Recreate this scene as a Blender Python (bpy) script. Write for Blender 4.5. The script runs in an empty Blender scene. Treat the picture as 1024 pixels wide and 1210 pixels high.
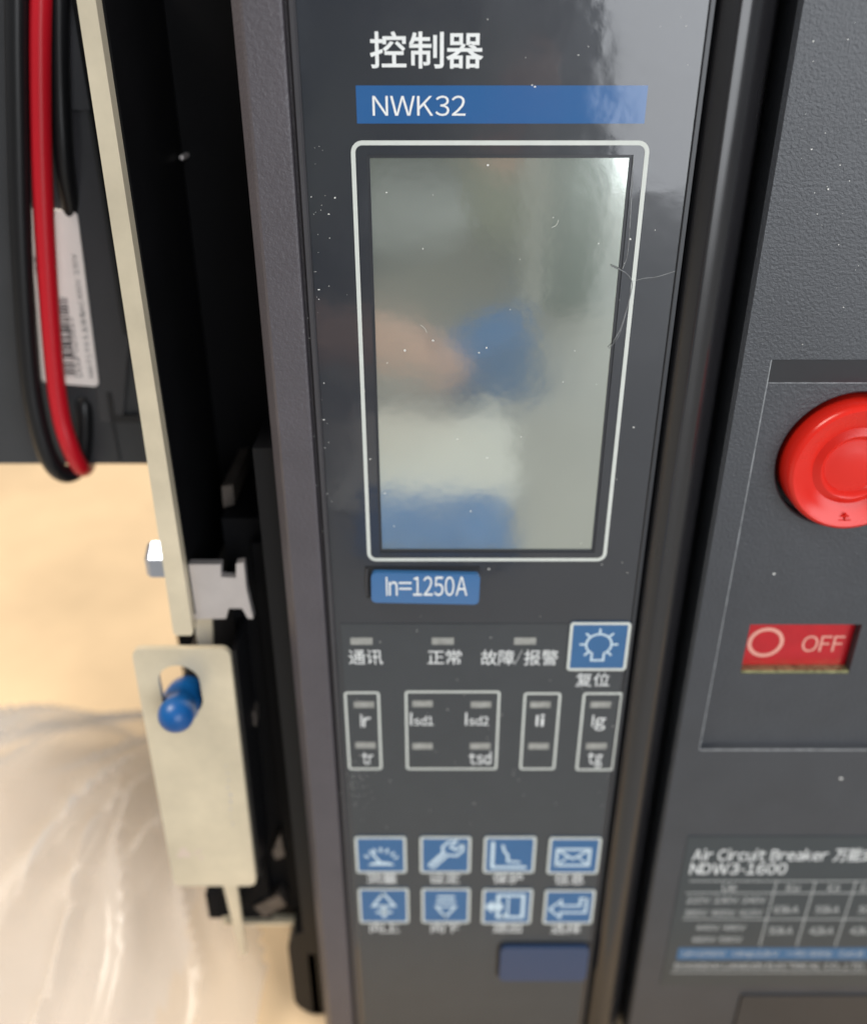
import bpy, bmesh, math, random
from mathutils import Vector, Matrix, noise
random.seed(7)
SC = bpy.context.scene
COL = SC.collection

# ------------------------------------------------------------------ camera
F_PX, PITCH, Z0, ELEV = 1050.0, math.radians(28.0), 0.21, 0.215   # px of the 1024x1210 photo, metres
CP, SP = math.cos(PITCH), math.sin(PITCH)
CAM = Vector((0.0, -Z0 * CP, ELEV + Z0 * SP))
cd = bpy.data.cameras.new("camera")
cam = bpy.data.objects.new("camera", cd); COL.objects.link(cam)
cam.location = CAM
cam.rotation_euler = (math.radians(90) - PITCH, 0, 0)
cd.sensor_fit = 'VERTICAL'; cd.sensor_height = 36.0
cd.lens = 36.0 * F_PX / 1210.0
cd.clip_start = 0.01; cd.clip_end = 60
cd.dof.use_dof = True; cd.dof.focus_distance = 0.181
cd.dof.aperture_fstop = cd.lens / 3.7
SC.camera = cam

# ------------------------------------------------------------------ light
w = bpy.data.worlds.new("World"); SC.world = w; w.use_nodes = True
bg = w.node_tree.nodes["Background"]
bg.inputs[0].default_value = (0.86, 0.94, 1.0, 1); bg.inputs[1].default_value = 0.33
def area(name, loc, target, sx, sy, power, col):
    l = bpy.data.lights.new(name, 'AREA'); l.shape = 'RECTANGLE'; l.size = sx; l.size_y = sy
    l.energy = power; l.color = col
    o = bpy.data.objects.new(name, l); COL.objects.link(o); o.location = loc
    d = Vector(target) - Vector(loc)
    o.rotation_euler = d.to_track_quat('-Z', 'Y').to_euler()
    return o
door = area("doorway_daylight", (1.04, -1.78, 0.76), (0.05, 0, 0.76), 1.66, 1.62, 50.0, (0.93, 0.96, 1.0))
door.rotation_euler.rotate_axis('Z', math.radians(14))
area("warm_fill_light", (-0.62, 0.02, 1.25), (-0.25, 0.15, 0.0), 0.6, 0.6, 25.0, (1.0, 0.91, 0.79))  # warm fill added to brighten the cardboard and left-hand plates, not a real fitting
SC.view_settings.view_transform = 'Standard'; SC.view_settings.look = 'None'
SC.view_settings.exposure = 0.0; SC.view_settings.gamma = 1.0
SC.view_settings.use_curve_mapping = False
SC.render.engine = 'CYCLES'

# ------------------------------------------------------------------ pixel helpers
def ray(x, y):
    u, v = x - 512.0, y - 605.0
    return Vector((u, F_PX * CP - v * SP, -F_PX * SP - v * CP))
def P(x, y, yo=0.0):
    """photo pixel -> point on the plane parallel to the front panel at depth yo"""
    d = ray(x, y); t = (yo - CAM.y) / d.y
    return CAM + d * t
def PG(x, y, zo=0.0):
    d = ray(x, y); t = (zo - CAM.z) / d.z
    return CAM + d * t
def XA(x0): return (x0 - 512.5) * 0.0002 / 1.3068       # column measured on the top row of the photo
def R(x0, y0, x1, y1, yo=0.0):
    ym = (y0 + y1) / 2
    return P(x0, ym, yo).x, P(x1, ym, yo).x, P(512, y1, yo).z, P(512, y0, yo).z    # xa xb za zb

# ------------------------------------------------------------------ materials
def mat(name, col, rough=0.5, metal=0.0, spec=0.5, bump=None, var=0.0, vscale=40.0, coat=0.0, rvar=0.0, emit=None):
    m = bpy.data.materials.new(name); m.use_nodes = True
    nt = m.node_tree; b = nt.nodes["Principled BSDF"]
    b.inputs["Base Color"].default_value = (*col, 1); b.inputs["Roughness"].default_value = rough
    b.inputs["Metallic"].default_value = metal; b.inputs["Specular IOR Level"].default_value = spec
    if coat:
        b.inputs["Coat Weight"].default_value = coat; b.inputs["Coat Roughness"].default_value = 0.08
    tc = nt.nodes.new("ShaderNodeTexCoord")
    def ns(scale, detail=3.0, rough_=0.5, dist=0.0, stretch=None):
        n = nt.nodes.new("ShaderNodeTexNoise"); n.inputs["Scale"].default_value = scale
        n.inputs["Detail"].default_value = detail; n.inputs["Roughness"].default_value = rough_
        n.inputs["Distortion"].default_value = dist
        if stretch:
            mp = nt.nodes.new("ShaderNodeMapping"); mp.inputs["Scale"].default_value = stretch
            nt.links.new(tc.outputs["Object"], mp.inputs[0]); nt.links.new(mp.outputs[0], n.inputs["Vector"])
        else:
            nt.links.new(tc.outputs["Object"], n.inputs["Vector"])
        return n
    if var:
        n = ns(vscale, 5.0, 0.6)
        mr = nt.nodes.new("ShaderNodeMapRange"); mr.inputs["To Min"].default_value = 1 - var; mr.inputs["To Max"].default_value = 1 + var
        mr.inputs["From Min"].default_value = 0.3; mr.inputs["From Max"].default_value = 0.7
        nt.links.new(n.outputs["Fac"], mr.inputs[0])
        mx = nt.nodes.new("ShaderNodeMix"); mx.data_type = 'RGBA'; mx.blend_type = 'MULTIPLY'; mx.inputs[0].default_value = 1.0
        mx.inputs[6].default_value = (*col, 1)
        cb = nt.nodes.new("ShaderNodeCombineColor")
        for i in range(3): nt.links.new(mr.outputs[0], cb.inputs[i])
        nt.links.new(cb.outputs[0], mx.inputs[7]); nt.links.new(mx.outputs[2], b.inputs["Base Color"])
    if rvar:
        n = ns(vscale * 0.7, 4.0, 0.6)
        mr = nt.nodes.new("ShaderNodeMapRange"); mr.inputs["To Min"].default_value = max(0.02, rough - rvar); mr.inputs["To Max"].default_value = rough + rvar
        mr.inputs["From Min"].default_value = 0.3; mr.inputs["From Max"].default_value = 0.7
        nt.links.new(n.outputs["Fac"], mr.inputs[0]); nt.links.new(mr.outputs[0], b.inputs["Roughness"])
    if bump:
        prev = None
        for (scale, strength, dist, *st) in bump:
            n = ns(scale, 3.0, 0.55, 0.0, st[0] if st else None)
            bp = nt.nodes.new("ShaderNodeBump"); bp.inputs["Strength"].default_value = strength; bp.inputs["Distance"].default_value = dist
            nt.links.new(n.outputs["Fac"], bp.inputs["Height"])
            if prev: nt.links.new(prev.outputs[0], bp.inputs["Normal"])
            prev = bp
        nt.links.new(prev.outputs[0], b.inputs["Normal"])
    return m
M = {}
M['cover'] = mat("textured_grey_plastic", (0.040, 0.043, 0.050), 0.38, var=0.10, vscale=60, bump=[(1500, 0.85, 0.00019), (3600, 0.5, 0.0001)])
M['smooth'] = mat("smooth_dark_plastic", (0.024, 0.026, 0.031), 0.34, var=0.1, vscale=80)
M['frame'] = mat("textured_frame_plastic", (0.070, 0.062, 0.070), 0.45, var=0.10, vscale=60, bump=[(1300, 0.9, 0.0002), (3000, 0.4, 0.0001)])
M['panel'] = mat("glossy_panel_film", (0.018, 0.021, 0.028), 0.36, spec=0.38, var=0.06, vscale=50, coat=1.0,
                 bump=[(45, 0.35, 0.0004), (230, 0.13, 0.0001)])
M['panel'].node_tree.nodes["Principled BSDF"].inputs["Coat Roughness"].default_value = 0.045
_nt = M['panel'].node_tree
_n = _nt.nodes.new("ShaderNodeTexNoise"); _n.inputs["Scale"].default_value = 55; _n.inputs["Detail"].default_value = 6; _n.inputs["Roughness"].default_value = 0.65
_r = _nt.nodes.new("ShaderNodeMapRange"); _r.inputs["From Min"].default_value = 0.4; _r.inputs["From Max"].default_value = 0.7; _r.inputs["To Min"].default_value = 0.03; _r.inputs["To Max"].default_value = 0.14
_nt.links.new([n for n in _nt.nodes if n.type == 'TEX_COORD'][0].outputs["Object"], _n.inputs["Vector"]); _nt.links.new(_n.outputs["Fac"], _r.inputs[0])
_nt.links.new(_r.outputs[0], _nt.nodes["Principled BSDF"].inputs["Coat Roughness"])
_b = [n for n in M['panel'].node_tree.nodes if n.type == 'BUMP'][-1]
M['panel'].node_tree.links.new(_b.outputs[0], M['panel'].node_tree.nodes["Principled BSDF"].inputs["Coat Normal"])
M['keypad'] = mat("matte_keypad_film", (0.046, 0.050, 0.054), 0.42, spec=0.4, var=0.05, vscale=90, bump=[(160, 0.1, 0.0002)])
M['lip'] = mat("lip_plastic", (0.045, 0.043, 0.047), 0.35, var=0.1)
M['column'] = mat("polished_black_plastic", (0.014, 0.0135, 0.015), 0.24, spec=0.6, rvar=0.05, bump=[(60, 0.08, 0.0003)])
M['groove'] = mat("black_groove_plastic", (0.006, 0.006, 0.007), 0.5)
M['black'] = mat("black_housing_plastic", (0.0028, 0.0028, 0.0034), 0.6, spec=0.10, var=0.2, vscale=60)
M['black2'] = mat("black_gloss_plastic", (0.006, 0.006, 0.007), 0.35, spec=0.22)
M['print'] = mat("white_screen_print", (0.70, 0.71, 0.70), 0.5, var=0.05, vscale=300)
M['printdim'] = mat("grey_screen_print", (0.42, 0.43, 0.42), 0.5, var=0.08, vscale=300)
M['greyprint'] = mat("pale_border_print", (0.55, 0.57, 0.53), 0.45, var=0.05, vscale=300)
M['blueprint'] = mat("blue_band_print", (0.028, 0.105, 0.27), 0.10, spec=0.5, bump=[(90, 0.25, 0.00035)])
M['key'] = mat("blue_membrane_key", (0.030, 0.110, 0.25), 0.40, var=0.05, vscale=200)
M['keyline'] = mat("pale_blue_icon_print", (0.52, 0.63, 0.70), 0.45)
M['led'] = mat("unlit_led_window", (0.28, 0.28, 0.26), 0.25, var=0.2, vscale=400)
M['tag'] = mat("blue_domed_resin", (0.030, 0.125, 0.30), 0.12, spec=0.6, coat=1.0)
M['slider'] = mat("navy_tab_plastic", (0.020, 0.044, 0.105), 0.35)
M['red'] = mat("red_button_plastic", (0.64, 0.018, 0.010), 0.24, spec=0.35, rvar=0.06, vscale=120)
M['redsign'] = mat("red_indicator_card", (0.44, 0.005, 0.013), 0.2, var=0.08, vscale=200)
M['redprint'] = mat("pink_indicator_print", (0.72, 0.33, 0.26), 0.5)
M['edge_glint'] = mat("clear_edge_reflection", (0.30, 0.30, 0.16), 0.15, metal=0.7, var=0.5, vscale=500)  # green-gold reflection in the clear edge, put into the base colour
M['zinc'] = mat("zinc_plated_steel", (0.62, 0.60, 0.52), 0.38, metal=0.45, var=0.07, vscale=70, bump=[(300, 0.12, 0.0002, (1, 1, 0.25))])
M['zinc2'] = mat("dull_zinc_steel", (0.68, 0.595, 0.44), 0.38, metal=0.40, var=0.12, vscale=45, rvar=0.08, bump=[(120, 0.10, 0.0004, (1, 1, 0.2)), (700, 0.15, 0.00008)])
M['bracket'] = mat("grey_steel_bracket", (0.56, 0.52, 0.51), 0.34, metal=0.6, var=0.08, vscale=80)
M['latch'] = mat("dim_latch_steel", (0.10, 0.085, 0.075), 0.4, metal=0.5, var=0.3, vscale=200)
M['bolt'] = mat("bright_bolt_steel", (0.42, 0.46, 0.55), 0.3, metal=1.0)
M['knob'] = mat("blue_dipped_vinyl", (0.004, 0.070, 0.235), 0.36, spec=0.35)
M['module'] = mat("module_grey_plastic", (0.034, 0.036, 0.040), 0.42, var=0.08, vscale=60)
M['module2'] = mat("module_gloss_plastic", (0.042, 0.042, 0.047), 0.22, var=0.08, vscale=60)
M['sticker'] = mat("paper_sticker", (0.84, 0.78, 0.74), 0.55, var=0.03, vscale=120)
M['ink'] = mat("black_label_ink", (0.03, 0.028, 0.03), 0.6)
M['redwire'] = mat("red_wire_sheath", (0.52, 0.008, 0.018), 0.33, spec=0.4)
M['blackwire'] = mat("black_wire_sheath", (0.008, 0.008, 0.009), 0.35, spec=0.35)
M['plate'] = mat("grey_nameplate_foil", (0.034, 0.042, 0.047), 0.33, var=0.05, vscale=100)
M['blueplate'] = mat("blue_nameplate_band", (0.035, 0.11, 0.22), 0.35)
M['dust'] = mat("pale_dust", (0.75, 0.74, 0.70), 0.6)
M['stain'] = mat("rubbed_pink_ink", (0.64, 0.50, 0.43), 0.6)

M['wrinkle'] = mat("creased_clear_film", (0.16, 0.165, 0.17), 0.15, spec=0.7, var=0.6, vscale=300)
M['lit_edge'] = mat("pale_lit_edge", (0.26, 0.27, 0.28), 0.5, var=0.4, vscale=500)  # pale tone stands for light caught along the recess edges
M['whitesheet'] = mat("white_standin_sheet", (0.80, 0.80, 0.78), 0.6, var=0.04, vscale=20, bump=[(30, 0.4, 0.01)])
M['bluesheet'] = mat("blue_standin_cloth", (0.04, 0.20, 0.55), 0.5, var=0.25, vscale=90, bump=[(60, 0.5, 0.006)])
M['standin'] = mat("grey_green_standin", (0.22, 0.28, 0.26), 0.6, var=0.08, vscale=20)
M['skin'] = mat("skin", (0.80, 0.49, 0.39), 0.5, var=0.06, vscale=40)
M['jacket'] = mat("dark_jacket_cloth", (0.020, 0.021, 0.026), 0.8, var=0.1, vscale=60)
M['trousers'] = mat("grey_green_trousers", (0.34, 0.36, 0.29), 0.8, var=0.08, vscale=60)
M['hair'] = mat("black_hair", (0.012, 0.010, 0.009), 0.5)

def screen_mat():
    m = mat("lcd_glass", (0.45, 0.485, 0.45), 0.10, metal=0.82, spec=0.5, rvar=0.03, vscale=40, bump=[(70, 0.16, 0.0003), (400, 0.05, 0.0001)])
    return m
M['lcd'] = screen_mat()

def cardboard():
    m = mat("kraft_cardboard", (0.70, 0.52, 0.325), 0.7, var=0.20, vscale=5, bump=[(5, 0.5, 0.02), (400, 0.15, 0.0004)])
    return m
M['card'] = cardboard()
M['concrete'] = mat("concrete_floor", (0.42, 0.41, 0.385), 0.6, var=0.15, vscale=3, bump=[(90, 0.2, 0.002)])

def film():
    m = bpy.data.materials.new("clear_packing_film"); m.use_nodes = True
    nt = m.node_tree; nt.nodes.clear()
    out = nt.nodes.new("ShaderNodeOutputMaterial")
    tr = nt.nodes.new("ShaderNodeBsdfTransparent"); tr.inputs[0].default_value = (0.96, 0.96, 0.96, 1)
    gl = nt.nodes.new("ShaderNodeBsdfPrincipled")
    gl.inputs["Base Color"].default_value = (0.94, 0.94, 0.95, 1); gl.inputs["Roughness"].default_value = 0.12
    gl.inputs["Specular IOR Level"].default_value = 0.8
    tl = nt.nodes.new("ShaderNodeBsdfTranslucent"); tl.inputs[0].default_value = (0.94, 0.94, 0.95, 1)
    a = nt.nodes.new("ShaderNodeMixShader"); a.inputs[0].default_value = 0.35
    nt.links.new(gl.outputs[0], a.inputs[1]); nt.links.new(tl.outputs[0], a.inputs[2])
    lw = nt.nodes.new("ShaderNodeLayerWeight"); lw.inputs[0].default_value = 0.35
    mr = nt.nodes.new("ShaderNodeMapRange"); mr.inputs["To Min"].default_value = 0.26; mr.inputs["To Max"].default_value = 0.48
    nt.links.new(lw.outputs["Facing"], mr.inputs[0])
    b = nt.nodes.new("ShaderNodeMixShader")
    nt.links.new(mr.outputs[0], b.inputs[0]); nt.links.new(tr.outputs[0], b.inputs[1]); nt.links.new(a.outputs[0], b.inputs[2])
    nt.links.new(b.outputs[0], out.inputs[0])
    return m
M['film'] = film()

# ------------------------------------------------------------------ mesh helpers
def link(name, me, m, parent=None, smooth=False, label=None):
    o = bpy.data.objects.new(name, me); COL.objects.link(o)
    if m and not me.materials: me.materials.append(M[m])
    if parent is not None: o.parent = parent
    if smooth:
        for p in me.polygons: p.use_smooth = True
    if label: o["label"] = label
    return o
def from_bm(name, bm, m, parent=None, smooth=False, label=None, bevel=0.0, seg=2, ang=35):
    if bevel:
        es = [e for e in bm.edges if len(e.link_faces) == 2 and e.calc_face_angle(0) > math.radians(ang)]
        bmesh.ops.bevel(bm, geom=es, offset=bevel, segments=seg, affect='EDGES', profile=0.6, clamp_overlap=True)
    bmesh.ops.recalc_face_normals(bm, faces=bm.faces)
    me = bpy.data.meshes.new(name); bm.to_mesh(me); bm.free()
    o = link(name, me, m, parent, smooth, label)
    if smooth:
        try: me.set_sharp_from_angle(angle=math.radians(40))
        except Exception: pass
    return o
def add_box(bm, xa, xb, ya, yb, za, zb):
    vs = [bm.verts.new((x, y, z)) for x in (xa, xb) for y in (ya, yb) for z in (za, zb)]
    for f in ((0,1,3,2),(4,6,7,5),(0,4,5,1),(2,3,7,6),(0,2,6,4),(1,5,7,3)):
        bm.faces.new([vs[i] for i in f])
def box(name, xa, xb, ya, yb, za, zb, m, parent=None, bevel=0.0, label=None, seg=2):
    bm = bmesh.new(); add_box(bm, xa, xb, ya, yb, za, zb)
    return from_bm(name, bm, m, parent, bevel > 0, label, bevel, seg)
def add_prism(bm, poly, ya, yb):
    """poly: list of (x,z); front at ya, back at yb"""
    a = [bm.verts.new((x, ya, z)) for x, z in poly]; b = [bm.verts.new((x, yb, z)) for x, z in poly]
    n = len(poly)
    bm.faces.new(a); bm.faces.new(b[::-1])
    for i in range(n): bm.faces.new((a[i], b[i], b[(i+1) % n], a[(i+1) % n]))
def prism(name, poly, ya, yb, m, parent=None, bevel=0.0, label=None):
    bm = bmesh.new(); add_prism(bm, poly, ya, yb)
    return from_bm(name, bm, m, parent, bevel > 0, label, bevel)
def rrect(xa, xb, za, zb, r, n=5):
    pts = []
    for cx, cz, a0 in ((xb-r, zb-r, 0), (xa+r, zb-r, 90), (xa+r, za+r, 180), (xb-r, za+r, 270)):
        for i in range(n+1):
            a = math.radians(a0 + 90*i/n); pts.append((cx + r*math.cos(a), cz + r*math.sin(a)))
    return pts
def add_ring(bm, outer, inner, ya, yb):
    n = len(outer)
    v = [[bm.verts.new((x, y, z)) for x, z in pl] for pl, y in ((outer, ya), (inner, ya), (outer, yb), (inner, yb))]
    for i in range(n):
        j = (i+1) % n
        bm.faces.new((v[0][i], v[0][j], v[1][j], v[1][i])); bm.faces.new((v[2][i], v[3][i], v[3][j], v[2][j]))
        bm.faces.new((v[0][i], v[2][i], v[2][j], v[0][j])); bm.faces.new((v[1][i], v[1][j], v[3][j], v[3][i]))
def ring(name, xa, xb, za, zb, r, wd, ya, yb, m, parent=None, label=None):
    bm = bmesh.new()
    add_ring(bm, rrect(xa, xb, za, zb, r), rrect(xa+wd, xb-wd, za+wd, zb-wd, max(r-wd, 0.0002)), ya, yb)
    return from_bm(name, bm, m, parent, False, label)
def extrude_z(name, prof, za, zb, m, parent=None, smooth=True, cap=True, label=None):
    """prof: closed list of (x,y)"""
    bm = bmesh.new(); n = len(prof)
    steps = 1
    a = [bm.verts.new((x, y, za)) for x, y in prof]; b = [bm.verts.new((x, y, zb)) for x, y in prof]
    for i in range(n): bm.faces.new((a[i], a[(i+1) % n], b[(i+1) % n], b[i]))
    if cap: bm.faces.new(a[::-1]); bm.faces.new(b)
    return from_bm(name, bm, m, parent, smooth, label)
def lathe(name, prof, c, m, parent=None, seg=72, label=None, axis='Y'):
    bm = bmesh.new(); rows = []
    for r, y in prof:
        if r < 1e-7: rows.append([bm.verts.new((0, y, 0))])
        else: rows.append([bm.verts.new((r*math.cos(2*math.pi*i/seg), y, r*math.sin(2*math.pi*i/seg))) for i in range(seg)])
    for a, b in zip(rows, rows[1:]):
        for i in range(seg):
            j = (i+1) % seg
            if len(a) == 1 and len(b) == 1: continue
            if len(a) == 1: bm.faces.new((a[0], b[i], b[j]))
            elif len(b) == 1: bm.faces.new((a[i], b[0], a[j]))
            else: bm.faces.new((a[i], b[i], b[j], a[j]))
    if axis == 'X': bmesh.ops.rotate(bm, verts=bm.verts, cent=(0,0,0), matrix=Matrix.Rotation(math.radians(-90), 3, 'Z'))
    bmesh.ops.translate(bm, verts=bm.verts, vec=c)
    return from_bm(name, bm, m, parent, True, label)
def smooth_path(pts, n=8):
    out = []
    p = [Vector(q) for q in pts]
    p = [2*p[0]-p[1]] + p + [2*p[-1]-p[-2]]
    for i in range(1, len(p)-2):
        for k in range(n):
            t = k/n; a, b, c, d = p[i-1], p[i], p[i+1], p[i+2]
            out.append(0.5*((2*b) + (c-a)*t + (2*a-5*b+4*c-d)*t*t + (3*b-a-3*c+d)*t**3))
    out.append(p[-2]); return out
def add_tube(bm, pts, rad, seg=12):
    rows = []; up = Vector((0, 1, 0.13))
    rr = rad if isinstance(rad, (list, tuple)) else [rad]*len(pts)
    for i, q in enumerate(pts):
        t = (pts[min(i+1, len(pts)-1)] - pts[max(i-1, 0)]).normalized()
        s = t.cross(up)
        s = s.normalized() if s.length > 1e-6 else Vector((1,0,0)); u = s.cross(t)
        rows.append([bm.verts.new(q + rr[i]*(s*math.cos(2*math.pi*k/seg) + u*math.sin(2*math.pi*k/seg))) for k in range(seg)])
    for a, b in zip(rows, rows[1:]):
        for k in range(seg): bm.faces.new((a[k], a[(k+1) % seg], b[(k+1) % seg], b[k]))
    bm.faces.new(rows[0][::-1]); bm.faces.new(rows[-1])
def tube(name, pts, rad, m, parent=None, seg=12, label=None):
    bm = bmesh.new(); add_tube(bm, pts, rad, seg)
    return from_bm(name, bm, m, parent, True, label)
def add_stroke(bm, pts, wd, ya, yb):
    """2D polyline in x,z drawn as mitred band"""
    pts = [Vector(p) for p in pts]; L, Rr = [], []
    for i, p in enumerate(pts):
        d0 = (p - pts[i-1]).normalized() if i else None
        d1 = (pts[i+1] - p).normalized() if i < len(pts)-1 else None
        d0 = d0 or d1; d1 = d1 or d0
        n = Vector((-(d0+d1).y, (d0+d1).x))
        n = n.normalized() if n.length > 1e-4 else Vector((-d0.y, d0.x))
        k = 1/max(0.5, n.dot(Vector((-d0.y, d0.x))))
        L.append(p + n*k*wd/2); Rr.append(p - n*k*wd/2)
    for i in range(len(pts)-1):
        q = [(v.x, v.y) for v in (L[i], L[i+1], Rr[i+1], Rr[i])]
        add_prism(bm, q, ya, yb)
def circ(cx, cz, r, n=24, a0=0, a1=360):
    return [(cx + r*math.cos(math.radians(a0+(a1-a0)*i/n)), cz + r*math.sin(math.radians(a0+(a1-a0)*i/n))) for i in range(n+1)]
def glyphs(body, bold=0.0):
    """lettering as a flat mesh in x,y: every character takes one em, then is set close again"""
    full = "".join(chr(ord(c)+0xFEE0) if 33 <= ord(c) <= 126 else ("\u3000" if c == " " else c) for c in body)
    cu = bpy.data.curves.new("glyphs", 'FONT'); cu.size = 1.0; cu.resolution_u = 3; cu.offset = bold
    o = bpy.data.objects.new("glyphs", cu); COL.objects.link(o)
    bm = bmesh.new(); pen = 0.0
    cache = {}
    for ch, c in zip(full, body):
        if c == " ": pen += 0.28; continue
        if ch not in cache:
            cu.body = ch; bpy.context.view_layer.update()
            me = bpy.data.meshes.new_from_object(o.evaluated_get(bpy.context.evaluated_depsgraph_get()))
            cache[ch] = ([v.co.copy() for v in me.vertices], [tuple(p.vertices) for p in me.polygons]); bpy.data.meshes.remove(me)
        vs, fs = cache[ch]
        if c in "I-|":                                  # plain bars
            w_, z0_, z1_ = (0.085, 0.0, 0.73) if c == "I" else (0.30, 0.26, 0.335)
            vs, fs = [Vector(q) for q in ((0, z0_, 0), (w_, z0_, 0), (w_, z1_, 0), (0, z1_, 0))], [(0, 1, 2, 3)]
        elif c == "/": vs = [Vector((v.x*0.45, v.y, 0)) for v in vs]
        x0 = min(v.x for v in vs); x1 = max(v.x for v in vs)
        off = pen - x0 if ord(c) < 127 else pen + 0.02 - x0*0.5
        nv = [bm.verts.new((v.x+off, v.y, 0)) for v in vs]
        for f in fs:
            try: bm.faces.new([nv[i] for i in f])
            except ValueError: pass
        pen += (x1-x0) + (0.085 if ord(c) < 127 else 0.07)
    bpy.data.objects.remove(o); bpy.data.curves.remove(cu)
    return bm
def text(name, body, boxpx, yo, m, parent, bold=0.0, fitw=True, ext=0.00004, rot=0.0, shear=0.0, label=None, plane_y=None):
    """lettering whose bounds fill a pixel box on the plane at depth plane_y, as raised print"""
    bm = glyphs(body, 0.013 if bold > 0.019 else 0.006 if bold > 0.01 else 0.0)
    xs = [v.co.x for v in bm.verts]; ys = [v.co.y for v in bm.verts]
    py = yo if plane_y is None else plane_y
    xa, xb, za, zb = R(*boxpx, py)
    sx = (xb-xa)/(max(xs)-min(xs)); sz = (zb-za)/(max(ys)-min(ys))
    x0, y0 = min(xs), min(ys)
    for v in bm.verts:
        v.co = Vector((xa + (v.co.x-x0)*sx, yo, za + (v.co.y-y0)*sz))
    bmesh.ops.remove_doubles(bm, verts=bm.verts, dist=1e-8)
    g = bmesh.ops.extrude_face_region(bm, geom=bm.faces[:])
    bmesh.ops.translate(bm, verts=[e for e in g['geom'] if isinstance(e, bmesh.types.BMVert)], vec=(0, -ext, 0))
    return from_bm(name, bm, m, parent, False, label)
def empty(name, loc, label, cat, group=None):
    o = bpy.data.objects.new(name, None); COL.objects.link(o); o.location = loc
    o["label"] = label; o["category"] = cat
    if group: o["group"] = group
    o.empty_display_size = 0.02
    return o
def tag(o, label, cat, kind=None):
    if label: o["label"] = label
    if cat: o["category"] = cat
    if kind: o["kind"] = kind
    return o

# ================================================================== the setting
bm = bmesh.new(); add_box(bm, -8, 8, -8, 8, -0.25, 0.0)
tag(from_bm("floor", bm, 'concrete'), None, None, "structure")

# cardboard sheet under the device: gently warped slab
bm = bmesh.new(); nx, ny = 50, 50
g = []
for i in range(nx+1):
    row = []
    for j in range(ny+1):
        x = -0.95 + 1.30*i/nx; y = -0.04 + 1.5*j/ny
        h = 0.0035
        d = max(0.0, abs(x+0.02)-0.17, y-0.28)
        h += min(1, d*6)*0.010*(0.5+noise.noise(Vector((x*3.1, y*4.3, 2.0))))
        row.append(bm.verts.new((x, y, max(0.003, h))))
    g.append(row)
for i in range(nx):
    for j in range(ny): bm.faces.new((g[i][j], g[i+1][j], g[i+1][j+1], g[i][j+1]))
r = bmesh.ops.extrude_face_region(bm, geom=bm.faces[:])
for v in r['geom']:
    if isinstance(v, bmesh.types.BMVert): v.co.z = 0.0005
tag(from_bm("cardboard_sheet", bm, 'card', None, True), "tan cardboard sheet lying on the floor under the circuit breaker", "cardboard")

# ================================================================== circuit breaker
BASE = 0.004
CB = empty("circuit_breaker", (0, 0, 0), "dark grey air circuit breaker with display, blue keys and red button", "circuit breaker")
CB.location = (0, 0, 0)
ZT, ZB = ELEV + 0.128, 0.008

# --- frame left of the panel
fr = extrude_z("controller_frame", [(XA(268), 0.055), (XA(268), 0.0042), (XA(270), 0.0030), (XA(284), -0.0007), (XA(288), -0.0012), (XA(331), -0.0012), (XA(334), -0.0009), (XA(335), 0.0015),
     (XA(340), 0.0015), (XA(340), 0.055)], ZB, ZT, 'frame', CB, False)
extrude_z("frame_lip", [(XA(340.3), 0.004), (XA(340.3), -0.0003), (XA(342), -0.0007), (XA(347), -0.0007), (XA(349.5), -0.0002), (XA(349.5), 0.004)], ZB, ZT, 'lip', fr)

# --- panel, window cut for the display
XL, XR = XA(350), XA(838)
wx0, wx1, wz0, wz1 = R(441, 183, 726, 653)
wx0, wx1 = P(433, 183).x, P(748, 183).x
bm = bmesh.new()
def panel_ring(bm, X0, X1, Z0_, Z1_, a, b, c, d, ya, yb):
    add_ring(bm, [(X1, Z1_), (X0, Z1_), (X0, Z0_), (X1, Z0_)], [(b, d), (a, d), (a, c), (b, c)], ya, yb)
panel_ring(bm, XL, XR, ZB, ZT, wx0, wx1, wz0, wz1, 0.0, 0.003)
panel = from_bm("front_panel", bm, 'panel', CB)
lcd = box("display_screen", wx0-0.001, wx1+0.001, 0.0006, 0.0028, wz0-0.001, wz1+0.001, 'lcd', CB, label="grey green glossy liquid crystal display, switched off")
# inner bevel step of the window
ring("screen_bezel", wx0-0.0002, wx1+0.0002, wz0-0.0002, wz1+0.0002, 0.0006, 0.0008, 0.0003, 0.00055, 'smooth', lcd)
a = P(414, 166); b = P(768, 167); c = P(436, 663)
ring("screen_border", a.x, b.x, c.z, a.z, 0.0022, 0.00085, -0.00008, 0.0004, 'greyprint', panel)

# --- printing at the top
xa, xb, za, zb = R(421, 101, 763, 146)
box("blue_band", xa, xb, -0.00006, 0.0004, za, zb, 'blueprint', panel)
text("title_lettering", "控制器", (437, 37, 571, 81), -0.00002, 'print', panel, bold=0.03)
text("model_lettering", "NWK32", (440, 113, 550, 137), -0.00008, 'print', panel, bold=0.006)

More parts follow.
